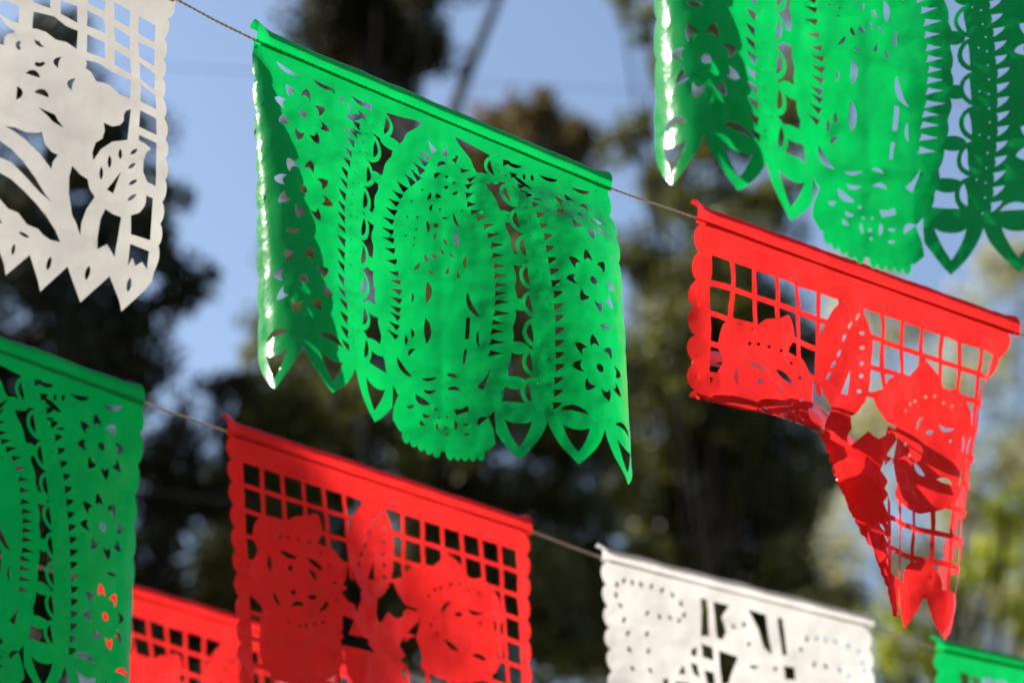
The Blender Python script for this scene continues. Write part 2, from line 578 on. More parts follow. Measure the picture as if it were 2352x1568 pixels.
    L4 = [(288, 180, 100, 22), (318, 305, 105, 10), (352, 440, 105, 18), (368, 555, 110, 22), (372, 672, 110, 35), (374, 788, 105, 50), (370, 896, 105, 55), (368, 988, 100, 60), (362, 1098, 105, 65), (346, 1218, 105, 75)]
    R3 = [(822, 425, -25, 105), (930, 492, -45, 60), (1003, 610, -95, 5), (1078, 748, -90, 65), (1043, 838, -90, 60), (1040, 936, -90, 20), (1062, 1040, -95, -5), (1105, 1140, -105, 5), (1160, 1235, -110, 10), (1225, 1345, -100, 10), (1268, 1458, -115, 0)]
    R4 = [(1300, 190, -120, -15), (1315, 312, -100, -20), (1330, 448, -100, -22), (1342, 560, -110, -25), (1352, 675, -100, -20), (1345, 785, -110, -20), (1345, 892, -110, -25), (1345, 1015, -130, -35), (1327, 1115, -110, -35), (1315, 1225, -120, -35), (1310, 1350, -120, -35), (1300, 1480, -120, -35)]
    for L_, f in ((L3, fl3), (L4, fl4), (R3, fl3), (R4, fl4)):
        for (x, y, dx, dy) in L_:
            d = math.hypot(dx, dy)
            nx, ny = -dy / d, dx / d
            w = 36
            dx, dy = dx * 1.2, dy * 1.2
            S.cut([f((x + nx * w, y + ny * w)), f((x + 4, y)), f((x - nx * w, y - ny * w)), f((x - dx * 0.5 - nx * w * 0.42, y - dy * 0.5 - ny * w * 0.42)), f((x - dx, y - dy)), f((x - dx * 0.5 + nx * w * 0.42, y - dy * 0.5 + ny * w * 0.42))])
    def ln(f, a, b, b1, b2=0.0, n=8):
        q = lens(a, b, b1 * 1.35, b2 * 1.2 - 0.12 * b1, n)
        S.cut(np.array([f(p) for p in q]))
    def pl(f, pts): S.cut(np.array([f(p) for p in pts]))
    def dot(f, x, y, r, ry=None): S.cut(np.array([f(p) for p in circ(x, y, r * 1.25, None if ry is None else ry * 1.25, 9)]))
    ln(fl3, (735, 556), (842, 526), -38, -4); ln(fl3, (722, 702), (776, 640), -36, -6)
    for x, y, r in ((837, 697, 13), (918, 768, 13), (830, 825, 16), (735, 1270, 24)): dot(fl3, x, y, r)
    dot(fl3, 830, 1180, 24, 11)
    ln(fl3, (742, 872), (792, 930), 30, 4); ln(fl3, (890, 912), (952, 868), 26, 2)
    ln(fl3, (648, 952), (676, 858), 20, -4); ln(fl3, (698, 1008), (696, 1090), 24, 2)
    for x, y in ((590, 820), (472, 960), (425, 1155), (540, 1155), (530, 1300), (415, 1380), (512, 1410), (500, 1495), (778, 1075), (1010, 1110), (1110, 1325)): dot(fl3, x, y, 9)
    ln(fl3, (640, 1200), (656, 1355), -22, 3); pl(fl3, [(715, 1370), (740, 1370), (733, 1440), (712, 1436)])
    pl(fl3, [(808, 1440), (850, 1433), (872, 1502), (840, 1510)])
    ln(fl3, (920, 1130), (1000, 1312), 22, 2); ln(fl3, (925, 1340), (962, 1560), -30, 3)
    ln(fl4, (640, 200), (685, 298), 22, -4); pl(fl4, [(712, 192), (740, 215), (770, 268), (735, 270), (708, 235)]); ln(fl4, (780, 170), (818, 243), -16, 2)
    ln(fl4, (887, 205), (940, 282), 18, 2); ln(fl4, (1072, 255), (1055, 430), 28, 4); ln(fl4, (505, 400), (580, 300), 24, -3); ln(fl4, (672, 400), (742, 455), 18, 2)
    pl(fl4, [(885, 360), (838, 462), (885, 462)]); pl(fl4, [(965, 410), (968, 538), (1002, 520)])
    ln(fl4, (655, 540), (660, 800), -42, 4); ln(fl4, (655, 965), (670, 1290), -46, 4); ln(fl4, (505, 660), (505, 785), -18, 3)
    ln(fl4, (505, 1095), (520, 1215), -22, 3); ln(fl4, (445, 1165), (445, 1305), -20, 3); ln(fl4, (1080, 710), (1210, 1025), 40, 6, 12)
    pl(fl4, [(1070, 1010), (1112, 1020), (1100, 1272), (1060, 1270)]); pl(fl4, [(1056, 1390), (1086, 1395), (1072, 1560), (1044, 1568)])
    ln(fl4, (1195, 1190), (1210, 1390), 24, 4); ln(fl4, (490, 1432), (552, 1352), -34, -6)
    ln(fl5, (440, 700), (556, 862), 26, -2); ln(fl5, (620, 870), (726, 870), 20, 3); ln(fl5, (790, 856), (870, 880), -22, -3)
    ln(fl5, (635, 962), (726, 975), 22, 3); ln(fl5, (795, 975), (886, 996), -24, -3); ln(fl5, (580, 998), (690, 1085), 32, -4)
    ln(fl5, (515, 1100), (566, 1090), 22, 2); ln(fl5, (635, 1152), (690, 1182), 20, 2); ln(fl5, (622, 1208), (660, 1250), 20, 2)
    ln(fl5, (735, 1235), (760, 1302), 12, -2); ln(fl5, (855, 1228), (860, 1312), -16, 0)
    for x, y, r in ((745, 1200, 8), (803, 1197, 8), (797, 1278, 10), (803, 1340, 9), (728, 1120, 9)): dot(fl5, x, y, r)
    pl(fl5, [(850, 1133), (898, 1140), (946, 1118), (955, 1165), (912, 1172), (868, 1188)])
    ln(fl5, (905, 1265), (952, 1270), 14, 0); ln(fl5, (913, 1345), (957, 1350), 14, 0); ln(fl5, (1010, 1302), (1080, 1240), -34, -6)
    pl(fl5, [(1090, 858), (1050, 925), (1003, 977), (1045, 1016)])
    return S.build(0.85)


# ------------------------------------------------------------------ red pattern: lattice with two round flowers and a melon slice
def red_sheet():
    S = Sheet()
    f = lambda p: H_LOWRD.flat(488.1 + p[0] * 0.3174, 1136.9 + p[1] * 0.3174)
    S.add([(2.5, 0.1), (97.5, 0.1), (97.5, 72), (2.5, 72)])
    for i in range(11):
        for c in (3.0, 97.0): S.add(circ(c, 4.5 + i * 6.5, 2.6, 3.6, 14))
    for i in range(8):
        c = 8 + i * 12
        w = 6.2
        S.add(np.concatenate([arc((c - w, 70), (c, 82), 1.4, 7), arc((c, 82), (c + w, 70), 1.4, 7)[1:]]))
    for r in range(9):
        for k in range(14):
            u = 5.4 + k * 6.46; v = 7.6 + r * 7.2
            S.cut([(u, v), (u + 5.15, v), (u + 5.15, v + 5.85), (u, v + 5.85)])
    T = lambda pts: np.array([f(p) for p in pts])
    for vo in ([(965, 600), (1050, 690), (1020, 820), (915, 735)], [(1160, 760), (1290, 650), (1350, 720), (1440, 805), (1350, 890), (1260, 840), (1190, 890), (1165, 860)],
               [(915, 880), (985, 910), (940, 1010), (1060, 1040), (1140, 1140), (900, 1090)],
               [(1370, 1080), (1490, 1010), (1545, 1160), (1530, 1245), (1440, 1262), (1430, 1222), (1380, 1190), (1425, 1150)]):
        S.cut(T(vo))
    left = [(285, 290), (300, 205), (345, 158), (440, 165), (505, 222), (545, 180), (600, 150), (680, 150), (742, 130), (775, 210), (775, 290), (748, 352), (850, 395), (890, 450), (945, 525), (930, 610),
            (905, 690), (930, 750), (1015, 845), (985, 908), (905, 875), (905, 960), (885, 1060), (905, 1180), (860, 1290), (760, 1350), (620, 1372), (480, 1345), (380, 1270), (325, 1150), (330, 960), (330, 870), (350, 810), (290, 745), (243, 690),
            (240, 590), (262, 505), (310, 430), (320, 380), (295, 330)]
    right = [(1310, 605), (1395, 585), (1440, 525), (1530, 488), (1600, 512), (1650, 470), (1685, 400), (1740, 450), (1800, 515), (1862, 620), (1930, 600), (1992, 640), (2035, 695), (2075, 770), (2095, 900),
             (2070, 960), (2100, 1080), (2090, 1180), (2040, 1290), (1920, 1355), (1780, 1365), (1650, 1320), (1540, 1250), (1545, 1170), (1500, 1020), (1525, 900), (1500, 815), (1420, 790), (1350, 700)]
    stem = [(1060, 690), (1180, 740), (1165, 860), (1190, 940), (1260, 850), (1350, 890), (1500, 830), (1520, 900), (1420, 1000), (1370, 1080), (1425, 1150), (1380, 1190), (1432, 1225), (1385, 1275), (1460, 1380), (1300, 1470), (1050, 1450),
            (930, 1300), (900, 1090), (1000, 1110), (1140, 1140), (1090, 1040), (945, 1010), (985, 910), (1020, 830), (1045, 760)]
    S.add(smooth_poly(T(left), 2), T(right), T(stem), T(circ(1145, 400, 178, 352, 30, rot=-0.03)))
    S.add(circ(50, 66, 7.5, 10.5, 26), circ(27, 69.5, 7, 4.5, 18), circ(73, 69.5, 7, 4.5, 18))
    for k in range(5):
        for sg in (-1, 1): S.cut(lens((50 + sg * (3.2 + 1.2 * math.sin(k * 0.7)), 59.5 + k * 2.7), (50 + sg * (4.4 + 1.2 * math.sin(k * 0.7)), 61.2 + k * 2.7), 0.4))
    S.cut([(49.6, 62), (48.2, 69), (50.6, 69.6)])
    def ln(a, b, b1, b2=0.0): S.cut(T(lens(a, b, b1, b2)))
    def dots(L_, r, ry=None):
        for x, y in L_: S.cut(T(circ(x, y, r, ry, 8)))
    ln((480, 395), (605, 455), 26, -8); ln((668, 455), (775, 555), -22, 8); ln((408, 430), (415, 545), 22, -6); ln((680, 532), (725, 622), -20, 6)
    ln((430, 690), (478, 802), 18, -8); ln((548, 805), (650, 800), -40, -6); ln((740, 845), (803, 768), 24, -4)
    dots([(550, 525), (570, 700)], 20); dots([(702, 738)], 30, 17)
    dots([(485, 298), (540, 303), (610, 320), (690, 345), (765, 420), (820, 510), (855, 640), (865, 760), (530, 910), (610, 942), (655, 942), (715, 927), (770, 922)], 11)
    ln((1668, 852), (1732, 768), -26, 0); ln((1840, 818), (1952, 855), 34, 8); dots([(1780, 865)], 28, 16); ln((1690, 1040), (1785, 1132), 24, -6)
    ln((1868, 1160), (1972, 1208), -26, 6); ln((2020, 900), (2035, 1012), -18, 2); ln((2045, 1120), (2050, 1220), -14, 2)
    dots([(1580, 725), (1620, 682), (1660, 668), (1725, 645), (1785, 645), (1850, 690), (1920, 715), (1600, 930), (1640, 1000), (1930, 930)], 11)
    S.cut(T([(1155, 468), (1108, 606), (1157, 616)]))
    for x, y in ((1210, 145), (1165, 195), (1125, 270), (1090, 365), (1060, 430), (1040, 498)): S.cut(T(circ(x, y, 9, 24, 8, rot=0.4)))
    for x, y in ((1240, 245), (1235, 335), (1235, 430), (1240, 505), (1240, 595)): S.cut(T(circ(x, y, 17, 13, 8)))
    return S.build(1.1)


# ------------------------------------------------------------------ white pattern: rose branch, melon and lattice
def white_sheet():
    S = Sheet()
    f = lambda p: H_WHITE.flat(p[0] * 0.4614, p[1] * 0.4614)
    T = lambda pts: np.array([f(p) for p in pts])
    right_edge = []
    seq = [(868, 30), (835, 95), (820, 192), (818, 292), (818, 386), (820, 482), (828, 584), (838, 684), (838, 782), (835, 888), (822, 996), (812, 1104), (803, 1214), (780, 1338)]
    for a, b in zip(seq[:-1], seq[1:]):
        right_edge += list(arc(a, b, -15, 8)[:-1])
    low = [(779, 1350), (768, 1395), (722, 1445), (605, 1550), (595, 1500), (545, 1375), (400, 1505), (338, 1325), (207, 1445), (195, 1390), (155, 1262), (37, 1362), (30, 1310), (0, 1222), (-60, 1250), (-140, 1290)]
    tp = [(880, -10), (890, -40)]
    half = T(tp + right_edge + low)
    half = half[half[:, 0] > 50]
    S.add(np.concatenate([[(50, -1), (99, -1)], half, [(50, half[-1][1])]]))
    S.add(np.concatenate([[(1, -1), (50.01, -1), (50.01, half[-1][1])], mirror(half)]))
    vo = [[(0, 12), (20, 0), (95, 30), (93, 113), (60, 103), (0, 68)], [(165, 0), (165, -40), (252, -10), (252, 42), (165, 12)], [(303, -10), (303, 0), (385, 32), (385, 115), (303, 70)], [(440, -25), (525, 8), (520, 58), (440, 15)],
          [(568, 12), (650, 55), (645, 138), (570, 97)], [(692, 82), (775, 127), (770, 212), (690, 165)], [(437, 52), (518, 97), (525, 168), (433, 130)], [(568, 135), (648, 180), (650, 250), (572, 205)],
          [(690, 208), (772, 247), (772, 327), (695, 280)], [(435, 172), (522, 213), (525, 290), (433, 260)], [(572, 247), (650, 292), (655, 368), (572, 320)], [(697, 308), (775, 362), (778, 440), (703, 390)],
          [(705, 415), (780, 470), (785, 540), (703, 500)],
          [(167, 57), (270, 82), (330, 130), (388, 155), (382, 245), (330, 210), (278, 198), (230, 160), (190, 145), (162, 140)],
          [(428, 300), (490, 310), (560, 355), (655, 398), (650, 488), (600, 470), (545, 420), (478, 403), (455, 360), (425, 340), (434, 318)],
          [(0, 78), (40, 125), (80, 155), (40, 165), (25, 185), (22, 222), (0, 215)], [(703, 545), (785, 585), (790, 665), (697, 628)],
          [(697, 668), (788, 705), (785, 920), (740, 900), (718, 850), (720, 800), (735, 755), (760, 735), (730, 710), (697, 695)],
          [(655, 540), (637, 695), (560, 705), (500, 745), (463, 800), (458, 760), (475, 712), (510, 690), (522, 650), (516, 612), (560, 630), (600, 622), (618, 600), (618, 570), (630, 550)],
          [(735, 968), (772, 980), (757, 1190), (655, 1165), (655, 1070), (700, 1055), (725, 1025), (735, 1000)], [(652, 1212), (752, 1245), (742, 1335), (715, 1298), (680, 1320), (665, 1278), (640, 1320)],
          [(525, 1040), (560, 1065), (605, 1080), (572, 1280), (535, 1213), (485, 1240), (486, 1180), (490, 1150), (500, 1090)],
          [(360, 825), (400, 870), (437, 893), (445, 940), (472, 980), (430, 1040), (405, 1110), (402, 1168), (380, 1110), (360, 1070), (343, 960), (345, 880)],
          [(30, 622), (80, 630), (130, 655), (190, 660), (210, 655), (225, 715), (260, 755), (290, 770), (265, 805), (258, 840), (200, 760), (130, 690), (70, 645)],
          [(0, 690), (60, 735), (120, 795), (180, 880), (230, 965), (262, 1005), (200, 950), (130, 870), (60, 800), (0, 775)],
          [(0, 850), (60, 885), (130, 950), (190, 1015), (240, 1080), (280, 1145), (303, 1203), (255, 1190), (220, 1165), (195, 1135), (140, 1110), (100, 1050), (50, 1030), (0, 975)],
          [(95, 200), (108, 205), (100, 222), (107, 240), (95, 248), (82, 230), (83, 210)], [(172, 195), (200, 205), (205, 218), (225, 233), (200, 232), (180, 218)], [(172, 318), (185, 305), (200, 312), (215, 305), (228, 315), (210, 330), (190, 332)],
          [(195, 533), (275, 570), (290, 600), (320, 638), (265, 605), (240, 575)], [(603, 855), (533, 943), (565, 962)]]
    for (a, b, b1, b2) in (((130, 362), (202, 386), -28, 0), ((90, 425), (85, 493), -30, 0), ((172, 457), (245, 485), -30, 0), ((310, 283), (292, 342), 36, 8), ((378, 390), (358, 452), 34, 6),
                           ((600, 740), (597, 796), 9, -9), ((545, 775), (545, 838), 9, -9), ((505, 830), (503, 896), 9, -9), ((652, 766), (690, 738), 9, -9), ((640, 838), (678, 810), 9, -9), ((643, 918), (688, 892), 9, -9), ((638, 996), (684, 963), 9, -9),
                           ((80, 1205), (70, 1262), 9, -9), ((257, 1272), (240, 1342), 11, -11), ((445, 1322), (427, 1394), 12, -12), ((652, 1378), (637, 1452), 12, -12), ((100, 1147), (153, 1177), 8, -8), ((-30, 1060), (20, 1105), 8, -8)):
        vo.append(lens(a, b, b1, b2).tolist())
    for p in vo:
        q = T(p)
        S.cut(q, mirror(q))
    return S.build(1.0)


# ------------------------------------------------------------------ second white pattern: dotted rounds and lattice
def white_round_sheet():
    S = Sheet()
    f = lambda p: H_LOWWH.flat(1320.7 + p[0] * 0.4385, 1223.1 + p[1] * 0.4385)
    T = lambda pts: np.array([f(p) for p in pts])
    S.add([(3, 0.1), (97, 0.1), (97, 78), (3, 78)])
    for i in range(11):
        for c in (3.2, 96.8): S.add(circ(c, 5 + i * 7, 2.8, 3.9, 14))
    for vo in ([(660, 340), (690, 350), (700, 540), (655, 540)], [(725, 360), (805, 380), (770, 440), (790, 520), (770, 560), (740, 550)], [(905, 400), (1000, 430), (1030, 640), (990, 600), (960, 500)],
               [(1060, 440), (1085, 450), (1110, 640), (1085, 640)], [(600, 610), (630, 600), (625, 650), (600, 640)], [(655, 580), (715, 600), (720, 670), (660, 650)], [(750, 615), (850, 650), (800, 787), (765, 800)],
               [(595, 680), (630, 690), (640, 760), (610, 740)], [(530, 740), (555, 690), (565, 740)], [(670, 720), (720, 730), (725, 800), (680, 790)], [(510, 780), (590, 790), (600, 860), (520, 850)], [(1095, 695), (1145, 705), (1150, 770), (1100, 765)],
               [(450, 765), (475, 765), (470, 820), (450, 810)], [(640, 860), (700, 870), (700, 930), (650, 930)], [(1090, 830), (1150, 840), (1150, 900), (1100, 900)]):
        S.cut(T(vo))
    ds = [(220, 270), (255, 250), (300, 260), (345, 270), (400, 280), (455, 300), (510, 325), (555, 370), (570, 430), (540, 460), (490, 445), (435, 440), (375, 420), (215, 325), (238, 380), (255, 455), (275, 525), (280, 610), (295, 710), (370, 530), (375, 620), (385, 720),
          (1210, 555), (1260, 555), (1310, 560), (1360, 570), (1430, 590), (1485, 620), (1180, 610), (1505, 680), (1515, 720), (1245, 690), (1305, 700), (1375, 720), (1425, 750), (910, 580), (830, 490), (885, 480), (1050, 710)]
    for i, (x, y) in enumerate(ds):
        S.cut(T(circ(x, y, 8, 17, 8, rot=0.5 * math.sin(i * 1.7))))
    S.cut(T(lens((910, 690), (965, 695), 18, 0)))
    return S.build(1.4)


def fringe_sheet():
    S = Sheet()
    S.add([(2.5, -1), (97.5, -1), (97.5, 74), (2.5, 74)])
    for i in range(10):
        for c in (3.0, 97.0): S.add(circ(c, 5 + i * 7, 2.6, 3.9, 14))
    rs = random.Random(4)
    u = 9.5
    while u < 90:
        w = rs.uniform(2.6, 4.6)
        S.cut([(u, 7 + rs.uniform(-.6, .6)), (u + w, 7 + rs.uniform(-.6, .6)), (u + w, 26), (u, 26)])
        u += w + rs.uniform(0.9, 1.6)
    for k in range(6):
        S.cut(circ(15 + k * 14, 42, 4, 9, 16))
    return S.build(1.6)


G = green_sheet()
RD = red_sheet()
W1 = white_sheet()
W2 = white_round_sheet()
FR = fringe_sheet()

# ------------------------------------------------------------------ hang the banners
TH_GREEN = [(0, -8), (10, -8), (15, -4), (20, 4), (27, 20), (33, 18), (38, 2), (45, -8), (52, -20), (60, -30), (70, -34), (78, -30), (85, -8), (90, 12), (95, 38), (100, 62)]
EDGE_GREEN = [(-40, -90), (0, -86), (3, -80), (6, -66), (9, -48), (12, -28), (15, -10), (18, 0), (700, 0)]
banner('green_banner', H_GREEN, G, wave(H_GREEN, G.v, TH_GREEN, gpow=0.4, edge=EDGE_GREEN, vsc=(0.938, 1.03), sway=-2.3, bow=-1.0, wr=0.16, seed=2.0, pucker=G.pucker, pk=0.48), M_GREEN,
       'sharp green cut banner with robed figure in an oval, hanging in the middle', 1.0, dict(rise_l=1.6))
TH_TOP = [(0, -8), (10, -8), (16, -2), (22, 6), (28, 16), (34, 12), (40, 4), (50, -3), (58, -6), (64, -34), (70, -50), (90, -48), (100, -24)]
banner('green_banner', H_TOPGR, G, wave(H_TOPGR, G.v, TH_TOP, gpow=0.32, edge=EDGE_GREEN, vsc=(0.955, 1.045), sway=-2.2, bow=-1.0, wr=0.18, seed=12.0, pucker=G.pucker, pk=0.48), M_GREEN,
       'large green cut banner at the top right, its top edge out of the picture', 4.0)
TH_LOW = [(0, -30), (20, 20), (50, -10), (80, 10), (90, 25), (97, 60), (100, 75)]
banner('green_banner', H_LOWGR, G, wave(H_LOWGR, G.v, TH_LOW, gpow=0.7, wr=0.12, seed=22.0, pucker=G.pucker, pk=0.15), M_GREEN,
       'dark green shaded banner at the left edge below the white one', 7.0)
TH_LRD = [(0, 12), (15, -8), (30, -14), (42, 16), (52, 30), (62, -14), (72, -22), (85, 6), (100, 40)]
banner('red_banner', H_LOWRD, RD, wave(H_LOWRD, RD.v, TH_LRD, gpow=0.7, wr=0.2, seed=32.0, pucker=RD.pucker, pk=0.15), M_RED,
       'red lattice banner in front at the bottom, its left half in shade', 11.0, dict(flare=1.4))
TH_W1 = [(0, 0), (50, 0), (70, -6), (85, 6), (95, 16), (100, 26)]
banner('white_banner', H_WHITE, W1, wave(H_WHITE, W1.v, TH_W1, gpow=1.0, center=80, wr=0.08, seed=42.0, pucker=W1.pucker, pk=0.10), M_WHITE,
       'white cut banner with rose branch and pointed hem in the top left corner', 14.0)
banner('white_banner', H_LOWWH, W2, wave(H_LOWWH, W2.v, [(0, -35), (12, -8), (40, 10), (70, -12), (90, 8), (100, 45)], gpow=0.7, wr=0.2, seed=52.0, pucker=W2.pucker), M_WHITE_BRIGHT,
       'blurred white banner with dotted rounds at the bottom right', 17.0)
banner('green_banner', H_FARGR, FR, wave(H_FARGR, FR.v, [(0, -20), (30, 15), (70, -10), (100, 10)], wr=0.2, seed=62.0), M_GREEN,
       'small blurred green banner with upright slits in the bottom right corner', 21.0)
banner('red_banner', H_BACKRD, RD, wave(H_BACKRD, RD.v, [(0, 10), (30, 30), (50, -35), (65, 30), (80, -20), (100, 20)], gpow=0.5, wr=0.25, seed=72.0, pucker=RD.pucker), M_RED,
       'red banner farther back at the bottom left, behind the dark green one', 24.0)


def twist(hang, uv, seed=3.0, pucker=None):
    """wind has lifted the lower left of the sheet away behind the rest"""
    u, v = uv[:, 0].copy(), uv[:, 1].copy()
    apex = np.array([37.0, 41.0])
    r1 = np.array([-1.0, 0.05]); r1 /= np.linalg.norm(r1)
    r2 = np.array([0.44, 0.90]); r2 /= np.linalg.norm(r2)
    d = uv - apex
    r = np.hypot(d[:, 0], d[:, 1]) + 1e-9
    a1 = math.atan2(r1[1], r1[0]) % (2 * math.pi)
    a2 = math.atan2(r2[1], r2[0])
    ang = np.arctan2(d[:, 1], d[:, 0]) % (2 * math.pi)
    span = (a1 - a2) % (2 * math.pi)
    s = ((a1 - ang) % (2 * math.pi)) / span          # 0 at r1, 1 at r2 inside the blown sector
    ins = s < 1
    ss = np.clip(s, 0, 1)
    back = np.array([0.80, -0.55, 0.48])
    e1 = np.array([r1[0], r1[1], 0]); e2 = np.array([r2[0], r2[1], 0])
    # spherical sweep from r1 through the backward direction to r2
    def slerp(p, q, t):
        q = q / np.linalg.norm(q); p = p / np.linalg.norm(p)
        w = math.acos(np.clip(np.dot(p, q), -1, 1))
        return (np.sin((1 - t) * w)[:, None] * p + np.sin(t * w)[:, None] * q) / math.sin(w)
    q_ = ss[:, None]
    dirs = (1 - q_) ** 2 * e1 + 2 * q_ * (1 - q_) * back * 1.25 + q_ ** 2 * e2
    dirs = dirs / np.linalg.norm(dirs, axis=1)[:, None]
    shrink = 1 - 0.30 * np.sin(math.pi * ss)
    pos3 = np.stack([u, v, np.zeros_like(u)], 1)
    blown = np.concatenate([np.broadcast_to(apex, (len(u), 2)), np.zeros((len(u), 1))], 1) + dirs * (r * shrink)[:, None]
    pos3[ins] = blown[ins]
    re = np.clip((u - 91) / 9, 0, 1) * np.clip(v / 15, 0, 1)
    pos3[:, 0] -= re ** 1.3 * 3.5
    pos3[:, 2] += re ** 1.2 * 6.0
    # the hanging tail swings in and narrows, its lower right edge curling back
    k = np.clip((pos3[:, 1] - 8) / 72, 0, 1.1)
    tailw = k ** 1.3
    pos3[:, 0] -= np.clip(v, 0, 90) * 0.225 * np.clip((u - 50) / 50, 0, 1) ** 1.5 * (~ins)
    pos3[:, 2] += tailw * (7 * np.clip((u - 70) / 30, 0, 1) ** 2 - 3.4 * np.sin((u - 45) * 0.2))
    # twist about the tail
    fade = np.clip(v / 8, 0, 1)
    pos3[:, 2] += fade * (0.35 * vnoise(uv, 0.14, seed) * 3 + 0.3 * vnoise(uv, 0.3, seed + 4) + 0.2 * (pucker if pucker is not None else 0))
    pleat = np.exp(-(r / 26.0) ** 2) * np.clip(r / 6, 0, 1)
    pos3[:, 2] += pleat * (0.9 * np.sin(ang * 7 + 0.6) + 0.25 * np.sin(ang * 15 + 2.0)) * fade
    # left edge curls away
    le = np.clip((9 - u) / 9, 0, 1) * np.clip(v / 20, 0, 1) * (~ins)
    pos3[:, 2] += le ** 2 * 4.0
    return hang.A + np.outer(pos3[:, 0], hang.es) + np.outer(pos3[:, 1], hang.ed) + np.outer(pos3[:, 2] * hang.unit, hang.n)


banner('red_banner', H_REDTW, RD, twist(H_REDTW, RD.v, 3.0, RD.pucker), M_RED,
       'red lattice banner twisted by the wind, its lower left blown back', 27.0)


# ------------------------------------------------------------------ cords
def cord(points, label, rad=0.00092, seed=0):
    pts = np.array(points)
    seg = []
    for i in range(len(pts) - 1):
        L_ = np.linalg.norm(pts[i + 1] - pts[i])
        n = max(2, int(L_ / 0.0016))
        t = np.arange(n) / n
        seg.append(pts[i] + np.outer(t, pts[i + 1] - pts[i]) - np.outer(4 * t * (1 - t), [0, 0, 0.004 * L_]))
    path = np.concatenate(seg + [pts[-1:]])
    s = np.concatenate([[0], np.cumsum(np.linalg.norm(np.diff(path, axis=0), axis=1))])
    d = pts[-1] - pts[0]; d /= np.linalg.norm(d)
    a = np.cross(d, [0, 0, 1]); a /= np.linalg.norm(a); b = np.cross(d, a)
    V_, F_ = [], []
    for k in range(2):
        ph = s / 0.0105 * 2 * math.pi + k * math.pi
        thick = rad * (1 + 0.25 * np.array([noise.noise(Vector((x * 60, seed + k, 0))) for x in s]))
        p = path + np.outer(np.cos(ph) * rad * 0.85, a) + np.outer(np.sin(ph) * rad * 0.85, b)
        p += 0.0005 * np.stack([[noise.noise(Vector((x * 25, seed, c))) for x in s] for c in (1, 2, 3)], 1)
        v, f = tube(p[::2], thick[::2], 5)
        f = [tuple(i + sum(len(q) for q in V_) for i in g) for g in f]
        V_.append(v); F_ += f
    o = mesh_obj('cord', np.concatenate(V_), F_, M_CORD)
    tag(o, label, 'cord', 'cords the banners hang on')
    return o


def ext(h, side, L_):
    d = (h.B - h.A) / np.linalg.norm(h.B - h.A)
    return h.A - d * L_ if side < 0 else h.B + d * L_


cord([ext(H_WHITE, -1, 1.0), H_WHITE.A, H_WHITE.B, H_GREEN.A, H_GREEN.B, H_REDTW.A, H_REDTW.B, ext(H_REDTW, 1, 1.2)], 'twisted tan cord running through the white, sharp green and twisted red banners', seed=1)
cord([ext(H_LOWGR, -1, 0.8), H_LOWGR.A, H_LOWGR.B, H_LOWRD.A, H_LOWRD.B, H_LOWWH.A, H_LOWWH.B, H_FARGR.A, H_FARGR.B], 'lower tan cord running from the dark green banner through red to white', seed=2)
cord([ext(H_TOPGR, -1, 0.8), H_TOPGR.A, H_TOPGR.B, ext(H_TOPGR, 1, 0.8)], 'cord above the picture carrying the top right green banner', seed=3)
cord([ext(H_BACKRD, -1, 0.8), H_BACKRD.A, H_BACKRD.B, ext(H_BACKRD, 1, 0.8)], 'cord of the back red banner at the bottom left', seed=4)


# ------------------------------------------------------------------ ground and trees
gv = [(-400, -400, 0), (400, -400, 0), (400, 400, 0), (-400, 400, 0)]
tag(mesh_obj('ground', gv, [(0, 1, 2, 3)], M_GROUND, smooth=False), kind='structure')


def crown_mesh(name, blobs, leaf, mat, parent, seed, lai=3.2, zj=1.0):
    """leaf clumps: blobs = (centre, radius, density)"""
    rs = np.random.default_rng(seed)
    C, S_ = [], []
    for c, r, den in blobs:
        n = int(math.pi * r * r * lai * den / (leaf * leaf * 0.55))
        # several sub-clumps so that the outline is ragged
        k = max(8, int(20 * den + r * 14))
        q = rs.normal(size=(k, 3)); q /= np.linalg.norm(q, axis=1)[:, None]
        sub = c + q * (r * rs.uniform(0.25, 0.9, (k, 1))) * [1, zj, 1]
        sr = r * rs.uniform(0.22, 0.46, k)
        pick = rs.integers(0, k, n)
        d = rs.normal(size=(n, 3)); d /= np.linalg.norm(d, axis=1)[:, None]
        C.append(sub[pick] + d * (sr[pick] * rs.uniform(0.2, 1.0, n) ** 0.6)[:, None])
        S_.append(leaf * rs.uniform(0.6, 1.3, n))
    C = np.concatenate(C); S_ = np.concatenate(S_)
    n = len(C)
    a = rs.normal(size=(n, 3)); a[:, 2] -= 0.5; a /= np.linalg.norm(a, axis=1)[:, None]
    b = np.cross(a, rs.normal(size=(n, 3))); b /= np.linalg.norm(b, axis=1)[:, None]
    c = np.cross(a, b)
    s = S_[:, None]
    v = np.stack([C - a * s * 0.5, C + b * s * 0.27 + c * s * 0.06, C + a * s * 0.5, C - b * s * 0.27 + c * s * 0.06], 1).reshape(-1, 3)
    f = np.arange(n * 4).reshape(-1, 4)
    o = mesh_obj(name, v, f, mat, parent, smooth=False)
    at = o.data.attributes.new('tint', 'FLOAT', 'FACE')
    at.data.foreach_set('value', (rs.uniform(0, 1, n) ** 1.6).astype(np.float32))
    return o


